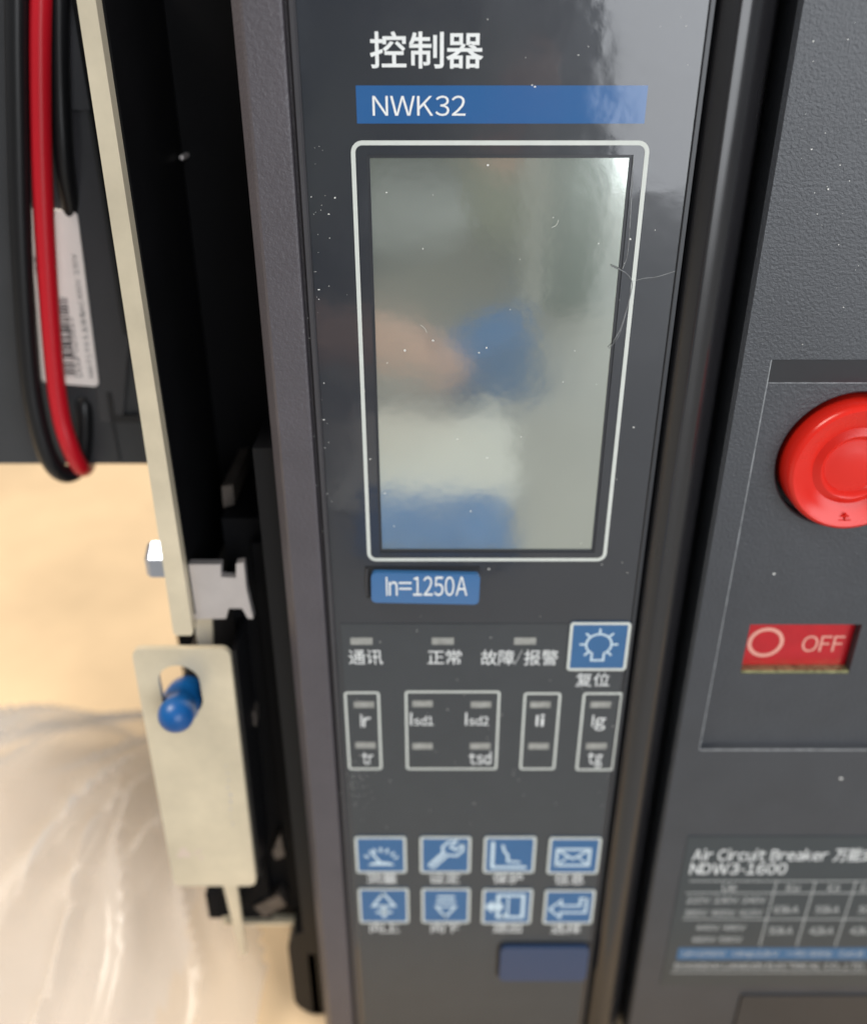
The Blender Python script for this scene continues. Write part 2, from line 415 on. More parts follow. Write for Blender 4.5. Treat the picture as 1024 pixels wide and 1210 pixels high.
# --- rating tag
xa, xb, za, zb = R(439, 674, 566, 709)
cx, cz = (xa+xb)/2, (za+zb)/2
def rotpts(pts, deg):
    s_, c_ = math.sin(math.radians(deg)), math.cos(math.radians(deg))
    return [(cx+(x-cx)*c_-(z-cz)*s_, cz+(x-cx)*s_+(z-cz)*c_) for x, z in pts]
bm = bmesh.new(); add_prism(bm, rotpts(rrect(xa, xb, za, zb, 0.0012, 4), -1.3), -0.0016, -0.0001)
tg = from_bm("rating_tag", bm, 'tag', CB, True, "small domed blue tag reading In=1250A", 0.0006, 3)
t = text("tag_lettering", "In=1250A", (456, 681, 552, 704), -0.00163, 'print', tg, plane_y=-0.0016)
bm = bmesh.new()
xa2, xb2, za2, zb2 = R(432, 669, 566, 706)
add_box(bm, xa2, xb2, -0.00012, 0.0004, za2, zb2)
from_bm("tag_shadow", bm, 'groove', tg)  # black patch painted in for the shadow behind the tag
tube("tag_clip", smooth_path([P(433.5, 672, -0.0003), P(433, 688, -0.0005), P(434, 704, -0.0003)], 5), 0.00025, 'lip', tg, 8)

# --- matte keypad overlay
kz = P(512, 737).z
bm = bmesh.new(); add_box(bm, XA(359), XA(833), -0.00015, 0.0004, ZB+0.002, kz)
keypad = from_bm("keypad_overlay", bm, 'keypad', CB, False)
KY = -0.00015
def led(px, py, wd=26, ht=8):
    xa, xb, za, zb = R(px-wd/2, py-ht/2, px+wd/2, py+ht/2)
    box("indicator_led", xa, xb, KY-0.00012, 0.0002, za, zb, 'led', CB, 0.0001)
for q in ((427,757), (523,757), (620,757)): led(*q)
for q in ((430,832), (432,880), (499,831), (568,832), (499,881), (567,881), (638,832), (636,881), (709,832), (704,881)): led(*q, 24, 7)
for s, bx in (("通讯", (412,768,452,785)), ("正常", (505,768,545,785)), ("故障/报警", (568,768,659,786)), ("复位", (680,795,720,811))):
    text("led_lettering" if s != "复位" else "key_lettering", s, bx, KY, 'print', keypad, bold=0.008)
for bx in ((409,817,450,909), (479,816,589,909), (616,818,659,909), (684,818,730,910)):
    xa, xb, za, zb = R(*bx)
    ring("group_border", xa, xb, za, zb, 0.0009, 0.00062, KY-0.00004, KY+0.0002, 'greyprint', keypad)
for s, bx in (("Ir", (426,844,438,859)), ("tr", (428,889,441,903)), ("Ii", (633,844,643,858)), ("Ig", (699,845,715,863)), ("tg", (694,889,711,907)), ("tsd", (554,888,580,903))):
    text("setting_lettering", s, bx, KY, 'print', keypad, bold=0.012)
for x0, n in ((484, "1"), (549, "2")):
    text("setting_lettering", "I", (x0+0.6, 842, x0+2.6, 857), KY, 'print', keypad, bold=0.01)
    text("setting_lettering", "sd"+n, (x0+5, 846, x0+28, 857), KY, 'print', keypad, bold=0.015)

# --- membrane keys
def U(poly, B):
    xa, xb, za, zb = B
    return [(xa+(xb-xa)*u, za+(zb-za)*v) for u, v in poly]
def make_key(bx, lab, icon):
    xa, xb, za, zb = R(*bx)
    k = prism("membrane_key", rrect(xa, xb, za, zb, 0.0011, 4), KY-0.00035, KY+0.0001, 'key', CB, 0.00012, lab)
    ring("key_border", xa, xb, za, zb, 0.0011, 0.00075, KY-0.00042, KY-0.0002, 'greyprint', k)
    bm = bmesh.new(); B = (xa, xb, za, zb); s = xb-xa
    ya, yb = KY-0.00040, KY-0.0003
    for kind, pts, wd in icon:
        if kind == 'S': add_stroke(bm, U(pts, B), wd*s, ya, yb)
        elif kind == 'F': add_prism(bm, U(pts, B), ya-0.00001, yb)
    from_bm("key_icon", bm, 'keyline', k)
    return k
c1 = [(0.5+0.21*math.cos(math.radians(a)), 0.55+0.21*math.sin(math.radians(a))) for a in range(-60, 241, 12)]
lamp = [('S', c1, 0.035), ('S', [(0.40,0.38),(0.40,0.22),(0.60,0.22),(0.60,0.38)], 0.035)]
for a in (0, 45, 90, 135, 180, 225, 315):
    c_, s_ = math.cos(math.radians(a)), math.sin(math.radians(a))
    lamp.append(('S', [(0.5+0.22*c_, 0.55+0.22*s_), (0.5+0.32*c_, 0.55+0.32*s_)], 0.035))
gauge = [('S', [(0.28,0.62),(0.50,0.27)], 0.05), ('F', [(0.24,0.22),(0.76,0.22),(0.70,0.28),(0.58,0.31),(0.42,0.31),(0.30,0.28)], 0)]
for a in (25, 45, 68, 90, 112, 150):
    c_, s_ = math.cos(math.radians(a)), math.sin(math.radians(a))
    gauge.append(('S', [(0.5+0.28*c_, 0.28+0.30*s_), (0.5+0.37*c_, 0.28+0.42*s_)], 0.05))
wrench = [('S', [(0.17,0.22),(0.27,0.16),(0.55,0.50),(0.72,0.48),(0.84,0.62),(0.84,0.80)], 0.05), ('S', [(0.84,0.80),(0.70,0.64),(0.60,0.72),(0.72,0.88),(0.56,0.86),(0.44,0.72),(0.46,0.58),(0.17,0.22)], 0.05),
          ('S', [(0.26,0.27),(0.52,0.58)], 0.03)]
curve = [('F', [(0.14,0.86),(0.21,0.86),(0.21,0.20),(0.84,0.20),(0.84,0.13),(0.14,0.13)], 0), ('S', [(0.36,0.78),(0.40,0.60),(0.47,0.50),(0.47,0.33),(0.72,0.30)], 0.05)]
mail = [('S', [(0.17,0.24),(0.17,0.68),(0.80,0.68),(0.80,0.24),(0.14,0.24)], 0.055), ('S', [(0.19,0.66),(0.485,0.42),(0.78,0.66)], 0.05), ('S', [(0.19,0.26),(0.40,0.48)], 0.04), ('S', [(0.78,0.26),(0.57,0.48)], 0.04)]
up = [('S', [(0.5,0.86),(0.28,0.50),(0.72,0.50),(0.5,0.86),(0.45,0.80)], 0.05), ('S', [(0.5,0.50),(0.5,0.18)], 0.10), ('S', [(0.34,0.32),(0.66,0.32)], 0.06)]
down = [('S', [(0.5,0.18),(0.30,0.48),(0.70,0.48),(0.5,0.18),(0.46,0.23)], 0.05), ('S', [(0.30,0.62),(0.70,0.62)], 0.06), ('S', [(0.32,0.76),(0.68,0.76)], 0.06)]
quit_ = [('S', [(0.46,0.30),(0.46,0.20),(0.82,0.20),(0.82,0.82),(0.32,0.82),(0.32,0.20),(0.46,0.20)], 0.07), ('S', [(0.52,0.25),(0.52,0.76)], 0.04), ('F', [(0.06,0.50),(0.22,0.68),(0.22,0.58),(0.42,0.58),(0.42,0.42),(0.22,0.42),(0.22,0.32)], 0)]
enter = [('S', [(0.84,0.76),(0.72,0.76),(0.72,0.54),(0.34,0.54),(0.34,0.70),(0.12,0.44),(0.34,0.18),(0.34,0.34),(0.84,0.34),(0.84,0.76),(0.80,0.76)], 0.05)]
make_key((671,734,742,791), "blue key with a light bulb icon under the display", lamp)
make_key((420,987,480,1030), "blue key with a gauge needle icon", gauge)
make_key((496,987,556,1030), "blue key with a wrench icon", wrench)
make_key((571,987,632,1030), "blue key with a stepped curve icon", curve)
make_key((647,988,708,1031), "blue key with an envelope icon", mail)
make_key((424,1048,483,1089), "blue key with an upward arrow icon", up)
make_key((498,1048,555,1089), "blue key with a downward triangle icon", down)
make_key((569,1049,628,1090), "blue key with an exit door icon", quit_)
make_key((642,1050,701,1090), "blue key with a return arrow icon", enter)
for s, bx in (("测量", (433,1032,469,1044)), ("设定", (507,1032,543,1044)), ("保护", (582,1032,617,1044)), ("信息", (655,1033,690,1045)),
              ("向上", (437,1091,472,1102)), ("向下", (509,1091,543,1102)), ("退出", (582,1091,616,1102)), ("选择", (651,1092,686,1103))):
    text("key_lettering", s, bx, KY, 'print', keypad, bold=0.006)
# navy tab
xa, xb, za, zb = R(590, 1115, 693, 1154)
tb = prism("sliding_tab", rrect(xa, xb, za, zb, 0.002, 5), -0.0016, KY+0.0001, 'slider', CB, 0.0005, "navy blue raised tab under the keys")
ring("tab_seat", xa-0.0010, xb+0.0008, za-0.0001, zb+0.0013, 0.0025, 0.0016, KY-0.00006, KY+0.0001, 'groove', tb)

# --- right hand groove, lip and polished column
extrude_z("panel_edge_strip", [(XA(838.4), 0.004), (XA(838.4), -0.0001), (XA(840), -0.0004), (XA(845), -0.0004), (XA(846), 0.0000), (XA(846), 0.004)], ZB, ZT, 'smooth', CB)
pr = [(XA(848.5), 0.016)]
for i in range(33):
    t_ = i/32; x = XA(848.5 + (943-848.5)*t_)
    y = -0.0028 + (0.0036*((0.26-t_)/0.26)**2 if t_ < 0.26 else 0.0120*((t_-0.26)/0.74)**2)
    pr.append((x, y))
pr.append((XA(943), 0.016))
extrude_z("polished_column", pr, ZB, ZT, 'column', CB, label="glossy black rounded bar between panel and cover")

# --- cover with recess, button hole and indicator window
CX0, CX1 = XA(945), XA(945)+0.135
rx0, rx1 = (P(909, 426).x + P(827, 887).x)/2, XA(945)+0.105
rzt, rzs, rzb = P(512, 425).z, P(512, 455).z, P(512, 886).z
RD = 0.0016
bc = P(1003, 545, RD); br = 0.0160
ox0, ox1, oz0, oz1 = R(880, 738, 1010, 796, RD)
bm = bmesh.new()
def quad(bm, *pts): bm.faces.new([bm.verts.new(p) for p in pts])
def rectxz(bm, xa, xb, za, zb, y): quad(bm, (xa, y, za), (xb, y, za), (xb, y, zb), (xa, y, zb))
ch = 0.0008
rectxz(bm, CX0+ch, rx0, ZB, ZT, 0); rectxz(bm, rx1, CX1, ZB, ZT, 0)
rectxz(bm, rx0, rx1, rzt, ZT, 0); rectxz(bm, rx0, rx1, ZB, rzb, 0)
quad(bm, (CX0, ch, ZB), (CX0+ch, 0, ZB), (CX0+ch, 0, ZT), (CX0, ch, ZT))
quad(bm, (CX0, 0.03, ZB), (CX0, ch, ZB), (CX0, ch, ZT), (CX0, 0.03, ZT))
quad(bm, (CX1, 0.03, ZB), (CX1, 0, ZB), (CX1, 0, ZT), (CX1, 0.03, ZT))
lb = 0.0007
quad(bm, (rx0, 0, rzb), (rx0+0.0005, RD, rzb+lb), (rx0+0.0005, RD, rzs), (rx0, 0, rzt))
quad(bm, (rx0, 0, rzb), (rx1, 0, rzb), (rx1, RD, rzb+lb), (rx0+0.0005, RD, rzb+lb))
quad(bm, (rx1, 0, rzb), (rx1, 0, rzt), (rx1, RD, rzs), (rx1, RD, rzb+lb))
# floor of the recess with round and square openings
hb = br + 0.0012
X = [rx0+0.0005, ox0, bc.x-hb*1.05, ox1, rx1]
f0, f1 = rx0+0.0005, rx1
bxa, bxb, bza, bzb = bc.x-hb*1.05, bc.x+hb*1.05, bc.z-hb*1.05, bc.z+hb*1.05
rectxz(bm, f0, f1, bzb, rzs, RD); rectxz(bm, f0, bxa, bza, bzb, RD); rectxz(bm, bxb, f1, bza, bzb, RD)
rectxz(bm, f0, f1, oz1, bza, RD); rectxz(bm, f0, ox0, oz0, oz1, RD); rectxz(bm, ox1, f1, oz0, oz1, RD)
rectxz(bm, f0, f1, rzb+lb, oz0, RD)
N = 72; sq, ci, cb2, cb3 = [], [], [], []
for i in range(N):
    a = 2*math.pi*i/N + math.pi/4; c_, s_ = math.cos(a), math.sin(a); k = hb*1.05/max(abs(c_), abs(s_))
    sq.append(bm.verts.new((bc.x+k*c_, RD, bc.z+k*s_)))
    ci.append(bm.verts.new((bc.x+hb*c_, RD, bc.z+hb*s_)))
    cb2.append(bm.verts.new((bc.x+(hb-0.0004)*c_, RD+0.0004, bc.z+(hb-0.0004)*s_)))
    cb3.append(bm.verts.new((bc.x+(hb-0.0004)*c_, RD+0.006, bc.z+(hb-0.0004)*s_)))
for i in range(N):
    j = (i+1) % N
    bm.faces.new((sq[i], sq[j], ci[j], ci[i])); bm.faces.new((ci[i], ci[j], cb2[j], cb2[i])); bm.faces.new((cb2[i], cb2[j], cb3[j], cb3[i]))
bm.faces.new(cb3)
OD = RD+0.0042
quad(bm, (ox0, RD, oz0), (ox1, RD, oz0), (ox1, OD, oz0), (ox0, OD, oz0)); quad(bm, (ox0, RD, oz1), (ox0, OD, oz1), (ox1, OD, oz1), (ox1, RD, oz1))
quad(bm, (ox0, RD, oz0), (ox0, OD, oz0), (ox0, OD, oz1), (ox0, RD, oz1)); quad(bm, (ox1, RD, oz0), (ox1, RD, oz1), (ox1, OD, oz1), (ox1, OD, oz0))
bmesh.ops.remove_doubles(bm, verts=bm.verts, dist=1e-6)
cover = from_bm("front_cover", bm, 'cover', CB)
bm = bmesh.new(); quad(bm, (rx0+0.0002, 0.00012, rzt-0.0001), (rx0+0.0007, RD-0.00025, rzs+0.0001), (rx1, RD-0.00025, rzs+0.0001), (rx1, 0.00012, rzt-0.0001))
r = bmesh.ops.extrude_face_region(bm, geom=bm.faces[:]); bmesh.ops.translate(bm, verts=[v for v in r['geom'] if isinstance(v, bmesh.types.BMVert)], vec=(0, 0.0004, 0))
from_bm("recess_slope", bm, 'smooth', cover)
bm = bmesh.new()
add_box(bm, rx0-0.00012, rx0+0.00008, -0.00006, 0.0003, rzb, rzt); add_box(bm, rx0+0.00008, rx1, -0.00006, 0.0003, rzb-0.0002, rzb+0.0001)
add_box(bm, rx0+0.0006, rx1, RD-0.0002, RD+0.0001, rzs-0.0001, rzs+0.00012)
from_bm("recess_highlight", bm, 'lit_edge', cover)  # thin pale strips painting the light on the recess lip
# red button
btn = lathe("stop_button", [(r_*0.968, y_*1.15) for r_, y_ in [(0, -0.0026), (0.0040, -0.0025), (0.0062, -0.0021), (0.0068, -0.0021), (0.0074, -0.0029), (0.0081, -0.0032), (0.0088, -0.0029), (0.0098, -0.0024),
      (0.0120, -0.0032), (0.0140, -0.0042), (0.0150, -0.0044), (0.0157, -0.0040), (0.0161, -0.0030), (0.0162, -0.0015), (0.0162, 0.004), (0, 0.004)]], (bc.x, RD, bc.z), 'red', CB, label="large round red push button with dished centre")
bm = bmesh.new()
mz = P(988, 603, RD); q = 0.0016
for pts in ([(mz.x, mz.z-q), (mz.x, mz.z+q)], [(mz.x-q*0.9, mz.z-q*0.1), (mz.x+q*0.9, mz.z-q*0.1)], [(mz.x-q*0.5, mz.z+q*0.5), (mz.x+q*0.5, mz.z+q*0.5)], [(mz.x-q*0.4, mz.z-q*0.6), (mz.x+q*0.4, mz.z-q*0.6)]):
    add_stroke(bm, pts, 0.00022, RD-0.0047, RD-0.0040)
from_bm("button_mark", bm, 'red', btn)
# OFF indicator
ind = box("off_indicator", ox0+0.0001, ox1-0.0001, OD-0.0016, OD, oz0+0.0001, oz1-0.0001, 'redsign', CB, label="red switch position indicator reading OFF")
rc = P(904, 759, OD-0.0016); rw = 0.0047
bm = bmesh.new(); add_ring(bm, circ(rc.x, rc.z, rw, 39)[:-1], circ(rc.x, rc.z, rw-0.0010, 39)[:-1], OD-0.00166, OD-0.0015)
from_bm("off_ring", bm, 'redprint', ind)
text("off_lettering", "OFF", (947, 751, 996, 770), OD-0.00164, 'redprint', ind, bold=0.0, plane_y=OD-0.0016)
box("window_edge", ox0+0.0002, ox1-0.0002, RD+0.0001, OD-0.0017, oz0+0.00008, oz0+0.0010, 'edge_glint', ind, 0.0002)
# nameplate
NY = -0.0002
xa = P(812, 990).x; zt, zb_ = P(512, 988).z, P(512, 1163).z
npz = box("nameplate", xa, xa+0.090, NY, 0.0004, zb_, zt, 'plate', CB, 0.0001, "grey printed nameplate with ratings table")
def tline(x0, y0, x1, y1, wd=0.00030, m='printdim'):
    p, q = P(x0, y0, NY), P(x1, y1, NY); bm = bmesh.new()
    add_stroke(bm, [(p.x, p.z), (q.x, q.z)], wd, NY-0.00006, NY+0.0001)
    from_bm("table_line", bm, m, npz)
text("plate_lettering", "Air Circuit Breaker", (818, 1003, 978, 1017), NY, 'print', npz, bold=0.014)
text("plate_lettering", "万能式断路器", (985, 1002, 1086, 1018), NY, 'print', npz, bold=0.014)
text("plate_lettering", "NDW3-1600", (815, 1020, 929, 1033), NY, 'print', npz, bold=0.014)
for yy, x0 in ((1041, 814), (1055, 810), (1086, 806)): tline(x0, yy, 1190, yy)
for xt in (917, 963, 1011, 1058):
    bx_ = P(xt, 1041, NY).x
    p0, p1 = P(512, 1041, NY).z, P(512, 1118, NY).z
    bm = bmesh.new(); add_stroke(bm, [(bx_, p0-0.0002), (bx_, p1)], 0.0003, NY-0.00005, NY+0.0001); from_bm("table_line", bm, 'printdim', npz)
for s, bx in (("Ue", (853,1044,870,1053)), ("Icu", (929,1044,944,1053)), ("Ics", (978,1044,992,1053)), ("Icw", (1017,1044,1034,1053)),
              ("220V/230V/240V", (811,1059,904,1068)), ("380V/400V/415V", (808,1074,900,1083)), ("440V/480V", (822,1092,880,1100)), ("660V/690V", (818,1106,876,1114)),
              ("65kA", (914,1070,943,1079)), ("55kA", (963,1070,991,1079)), ("50kA", (1014,1070,1042,1079)), ("50kA", (908,1095,936,1104)), ("42kA", (956,1095,984,1104)), ("42kA", (1004,1095,1032,1104))):
    text("plate_lettering", s, bx, NY, 'printdim', npz)
xa3, xb3, za3, zb3 = R(800, 1120, 1180, 1134, NY)
box("plate_band", xa3, xb3, NY-0.00005, NY+0.0001, za3, zb3, 'blueplate', npz)
text("plate_lettering", "Ui=1000V   Uimp:12kV   ~50/60Hz   Cat.B", (806, 1123, 1019, 1131), NY-0.00005, 'printdim', npz, plane_y=NY)
text("plate_lettering", "SHANGHAI LIANGXIN ELECTRICAL CO., LTD.", (795, 1138, 1021, 1146), NY, 'printdim', npz)
tline(792, 1149, 1190, 1149)
# flap below the nameplate
fz = P(512, 1175).z; fx = P(876, 1175).x
box("lower_flap", fx, fx+0.06, -0.0006, 0.0004, ZB+0.001, fz, 'smooth', cover, 0.0003)
bm = bmesh.new(); add_box(bm, fx-0.0005, fx, -0.00005, 0.0004, ZB+0.001, fz); from_bm("flap_gap", bm, 'groove', cover)

# --- dark housing behind, seen between the panel frame and the side plate
hx0, hx1 = P(150, 300, 0.02).x, CX1+0.004
house = box("housing", P(118, 200, 0.055).x, hx1, 0.055, 0.235, 0.045, ZT, 'black', CB, 0.002)
box("housing_rib", XA(268)-0.011, XA(268)-0.0005, 0.020, 0.056, 0.050, ELEV-0.02, 'black', house, 0.0015)
box("housing_rib", XA(268)-0.006, XA(268)-0.0005, 0.010, 0.056, 0.040, ELEV+0.012, 'black2', house, 0.002)
for (x, y, r_) in ((215, 186, 0.0007), (300, 850, 0.0010)):
    p = P(x, y, 0.05); lathe("housing_screw", [(0, -0.0006), (r_*0.8, -0.0005), (r_, 0), (r_, 0.006), (0, 0.006)], (p.x, 0.05, p.z), 'bracket', house, 16)
box("mid_block", P(262, 560, 0.03).x, XA(268)-0.0004, 0.024, 0.056, P(300, 1085, 0.024).z, P(300, 600, 0.03).z, 'black', house, 0.002)
box("lower_block", P(283, 1040, 0.03).x, P(262, 560, 0.03).x+0.001, 0.020, 0.056, P(300, 1086, 0.020).z, P(300, 742, 0.03).z, 'black', house, 0.0015)
# feet and rail
p0, p1 = P(345, 1100, 0.012), P(392, 1100, 0.012)
bm = bmesh.new()
add_prism(bm, rrect(p0.x-0.002, p1.x, BASE, p0.z, 0.009, 8), 0.012, 0.06)
foot = from_bm("foot", bm, 'black2', CB, True, None, 0.0025, 3)
box("foot", hx1-0.025, hx1-0.004, 0.06, 0.22, BASE, 0.047, 'black', CB, 0.002)
box("foot", p0.x+0.004, p0.x+0.03, 0.17, 0.22, BASE, 0.047, 'black', CB, 0.002)
rz = P(300, 1090, 0.05).z
box("mounting_rail", P(262, 1091, 0.018).x, XA(268)+0.004, 0.018, 0.0215, P(300, 1091, 0.018).z-0.0012, P(300, 1091, 0.018).z, 'zinc2', CB, 0.0004)

# small mechanism pieces that catch the light in the gap
for poly, yo in (([(322,1008), (331,985), (336,1012), (326,1016)], 0.0195), ([(298,840), (302,842), (303,858), (297,856)], 0.0195), ([(322,640), (328,655), (332,700), (327,704), (323,680)], 0.020), ([(262,575), (275,573), (277,596), (264,600)], 0.030), ([(300,1072), (330,1058), (338,1070), (312,1084)], 0.0190)):
    prism("latch_piece", [(P(x, y, yo).x, P(x, y, yo).z) for x, y in poly], yo, yo+0.030, 'latch', house, 0.0006)
# --- side plate
sp = [P(92, -40, 0.008), P(113, -40, 0.008)]
quadpx = [(84.5, -40), (107, -40), (228, 748), (226, 751), (208, 751), (205, 748)]
sidep = prism("side_plate", [(P(x, y, 0.008).x, P(x, y, 0.008).z) for x, y in quadpx], 0.008, 0.0115, 'zinc2', CB, 0.0006, "tan zinc plated steel side plate seen edge on")
lq = [P(x, y, 0.008) for x, y in ((88, -40), (110, -40), (227, 735), (206, 735))]
prism("side_wall", [(v.x, v.z) for v in lq], 0.0117, 0.056, 'black', house)
# hex bolt
bp = P(203, 670, 0.016)
bm = bmesh.new()
hexr = 0.0055
rows = []
for dx, rr in ((0.004, 1.0), (-0.0056, 1.0), (-0.0068, 0.86), (-0.0069, 0.0)):
    rows.append([bm.verts.new((bp.x+dx, 0.020+rr*hexr*math.cos(math.radians(60*i+30)), bp.z+rr*hexr*math.sin(math.radians(60*i+30)))) for i in range(6)] if rr else [bm.verts.new((bp.x+dx, 0.020, bp.z))])
for a_, b_ in zip(rows, rows[1:]):
    for i in range(6):
        j = (i+1) % 6
        bm.faces.new((a_[i], a_[j], b_[j], b_[i]) if len(b_) > 1 else (a_[i], a_[j], b_[0]))
from_bm("hex_bolt", bm, 'bolt', sidep, False, None, 0.0003, 2, 20)
# bracket right of the plate
brp = [(219,667), (261,667), (261,682), (279,683), (279,666), (288,665), (291,696), (299,731), (293,731), (286,719), (270,719), (267,731), (224,732)]
brk = prism("latch_bracket", [(P(x, y, 0.012).x, P(x, y, 0.012).z) for x, y in brp], 0.012, 0.0145, 'bracket', CB, 0.0003, "grey notched steel bracket beside the side plate")
prism("bracket_arm", [(P(x, y, 0.016).x, P(x, y, 0.016).z) for x, y in ((232,728), (250,728), (252,770), (236,770), (231,748))], 0.016, 0.0175, 'zinc2', brk, 0.0003)
box("bracket_tie", P(262, 700, 0.015).x, P(285, 700, 0.015).x, 0.0142, 0.056, P(262, 716, 0.015).z, P(262, 690, 0.015).z, 'black', brk)
# lock plate with slot
LY = 0.006
def outline():
    tl, tr, brr, bl = [(P(x, y, LY).x, P(x, y, LY).z) for x, y in ((155,767), (271,767), (303,1047), (206,1047))]
    return tl, tr, brr, bl
tl, tr, brr, bl = outline()
def round_poly(pts, r, n=5):
    out = []
    for i, p in enumerate(pts):
        p = Vector(p); a_ = (Vector(pts[i-1])-p).normalized(); b_ = (Vector(pts[(i+1) % len(pts)])-p).normalized()
        for k in range(n+1):
            t_ = k/n; q0, q1 = p+a_*r, p+b_*r
            out.append(tuple((1-t_)**2*q0 + 2*t_*(1-t_)*p + t_*t_*q1))
    return out
sc = P(212, 806, LY); sr = 0.0056; sh = 0.006
def slot_pt(a):
    c_, s_ = math.cos(a), math.sin(a)
    return (sc.x + sr*c_, sc.z + sr*s_ - (sh if s_ < 0 else 0))
outer = round_poly([tr, tl, bl, brr], 0.0030, 6)
# ring between outline and slot, resampled by angle around the slot centre
def hit(a):
    d = Vector((math.cos(a), math.sin(a))); best = None
    for i in range(len(outer)):
        p, q = Vector(outer[i]), Vector(outer[(i+1) % len(outer)]); e = q-p
        den = d.x*e.y - d.y*e.x
        if abs(den) < 1e-12: continue
        w_ = p - Vector((sc.x, sc.z-sh/2)); t_ = (w_.x*e.y - w_.y*e.x)/den; u_ = (w_.x*d.y - w_.y*d.x)/den
        if t_ > 0 and -1e-6 <= u_ <= 1+1e-6 and (best is None or t_ > best): best = t_
    return (sc.x+d.x*best, sc.z-sh/2+d.y*best)
angs = sorted(set([2*math.pi*i/64 for i in range(64)] + [math.atan2(z-(sc.z-sh/2), x-sc.x) % (2*math.pi) for x, z in outer]))
def slot_hit(a):
    d = Vector((math.cos(a), math.sin(a))); lo, hi = 0, 0.03
    for _ in range(40):
        m_ = (lo+hi)/2; x, z = d.x*m_, d.y*m_
        zz = max(abs(z)-sh/2, 0)
        if math.hypot(x, zz) < sr: lo = m_
        else: hi = m_
    return (sc.x+d.x*lo, sc.z-sh/2+d.y*lo)
bm = bmesh.new(); add_ring(bm, [hit(a) for a in angs], [slot_hit(a) for a in angs], LY, LY+0.0018)
lock = from_bm("lock_plate", bm, 'zinc2', CB, True, "pale zinc plate with a slotted hole round a blue lever", 0.0003, 2, 50)
# folded flange of the plate going back to the housing
prism("plate_flange", [(tr[0]-0.0001, tr[1]-0.002), (tr[0]+0.0012, tr[1]-0.002), (brr[0]+0.0012, brr[1]+0.002), (brr[0]-0.0001, brr[1]+0.002)], LY+0.0019, 0.056, 'black2', lock)
# scuffs
bm = bmesh.new()
for k in range(9):
    p = P(268+k*0.9+random.uniform(-2, 2), 905+k*8.5, LY); rr = random.uniform(0.0002, 0.0006)
    add_prism(bm, [(p.x+rr*math.cos(a)*random.uniform(.5, 1), p.z+1.9*rr*math.sin(a)*random.uniform(.5, 1)) for a in [i*math.pi/4 for i in range(8)]], LY-0.00003, LY+0.0001)
from_bm("plate_scuff", bm, 'bracket', lock)
bm = bmesh.new()
for k in range(16):
    p = P(random.uniform(212, 250), random.gauss(1010, 3.5), LY); rr = random.uniform(0.0004, 0.0011)
    add_prism(bm, [(p.x+rr*math.cos(a)*random.uniform(.5, 1), p.z+0.7*rr*math.sin(a)*random.uniform(.5, 1)) for a in [i*math.pi/4 for i in range(8)]], LY-0.00002-k*0.000002, LY+0.0001)
from_bm("plate_stain", bm, 'stain', lock)
# blue lever
l0, l1 = P(221, 823, 0.016), P(208, 845, -0.003)
lv = smooth_path([l0, l0.lerp(l1, 0.5), l1], 6)
dd = (l1-l0).normalized(); cap = [l1 + dd*0.0046*math.sin(a) for a in (0.3, 0.6, 0.9, 1.15, 1.35, 1.5)]
rad = [0.0060-0.0016*max(0, min(1, (i-4)/3)) + (0.0004*max(0, i-7)/5) for i in range(len(lv))] + [0.0046*math.cos(a) for a in (0.3, 0.6, 0.9, 1.15, 1.35, 1.5)]
lever = tube("lever", lv+cap, rad, 'knob', CB, 24, "blue vinyl dipped lever tip poking out of the slot")
tube("lever_rod", [l0+Vector((0, 0.036, 0.004)), l0], 0.0030, 'black2', lever, 12)
# blade below the plate
prism("pointer_blade", [(P(x, y, 0.012).x, P(x, y, 0.012).z) for x, y in ((262,1040), (279,1040), (291,1128), (284,1130))], 0.012, 0.0135, 'zinc2', lock, 0.0003)
box("blade_guide", P(246, 1060, 0.016).x, P(262, 1060, 0.016).x, 0.0138, 0.056, P(250, 1085, 0.0138).z, P(250, 1050, 0.016).z, 'black', lock, 0.0006)
box("blade_tie", P(262, 1050, 0.016).x, P(280, 1050, 0.016).x, 0.0136, 0.056, P(250, 1075, 0.016).z, P(250, 1035, 0.016).z, 'black', lock)

# ================================================================== accessory module on the outside of the side plate
MY = 0.062
AM = empty("accessory_module", (0, 0, 0), "dark grey plastic module with a white barcode sticker beside the side plate", "module")
mx1 = P(176, 500, MY).x; mzb = P(100, 548, MY).z
body = prism("module_body", round_poly([(mx1, ZT), (mx1-0.14, ZT), (mx1-0.14, mzb), (mx1, mzb)], 0.0022, 4), MY, MY+0.09, 'module', AM, 0.0008)
p = P(118, 430, MY-0.004)
q0 = [P(x, y, MY-0.003) for x, y in ((76, -40), (106, -40), (112, 130), (80, 130))]
prism("module_block", [(v.x, v.z) for v in q0], MY-0.003, MY+0.002, 'module2', body, 0.0006)
q0 = [P(x, y, MY-0.002) for x, y in ((76, 128), (104, 131), (152, 396), (144, 500), (118, 500), (96, 300))]
prism("module_side_panel", [(v.x, v.z) for v in q0], MY-0.0012, MY+0.002, 'module2', body, 0.0006)
q0 = [P(x, y, MY-0.002) for x, y in ((103, 135), (109, 135), (152, 396), (145, 396))]
prism("module_slot", [(v.x, v.z) for v in q0], MY-0.0016, MY+0.002, 'groove', body)
q0 = [P(x, y, MY-0.002) for x, y in ((125, 465), (131, 465), (135, 492), (166, 492), (168, 500), (130, 500))]
prism("module_notch", [(v.x, v.z) for v in q0], MY-0.0015, MY+0.002, 'groove', body)
q0 = [P(x, y, MY-0.001) for x, y in ((113, 400), (115, 400), (142, 546), (140, 546))]
prism("module_seam", [(v.x, v.z) for v in q0], MY-0.0004, MY+0.002, 'groove', body)
box("mounting_tab", mx1-0.004, P(200, 300, 0.06).x+0.004, MY+0.012, MY+0.030, ELEV+0.02, ELEV+0.07, 'module', body)
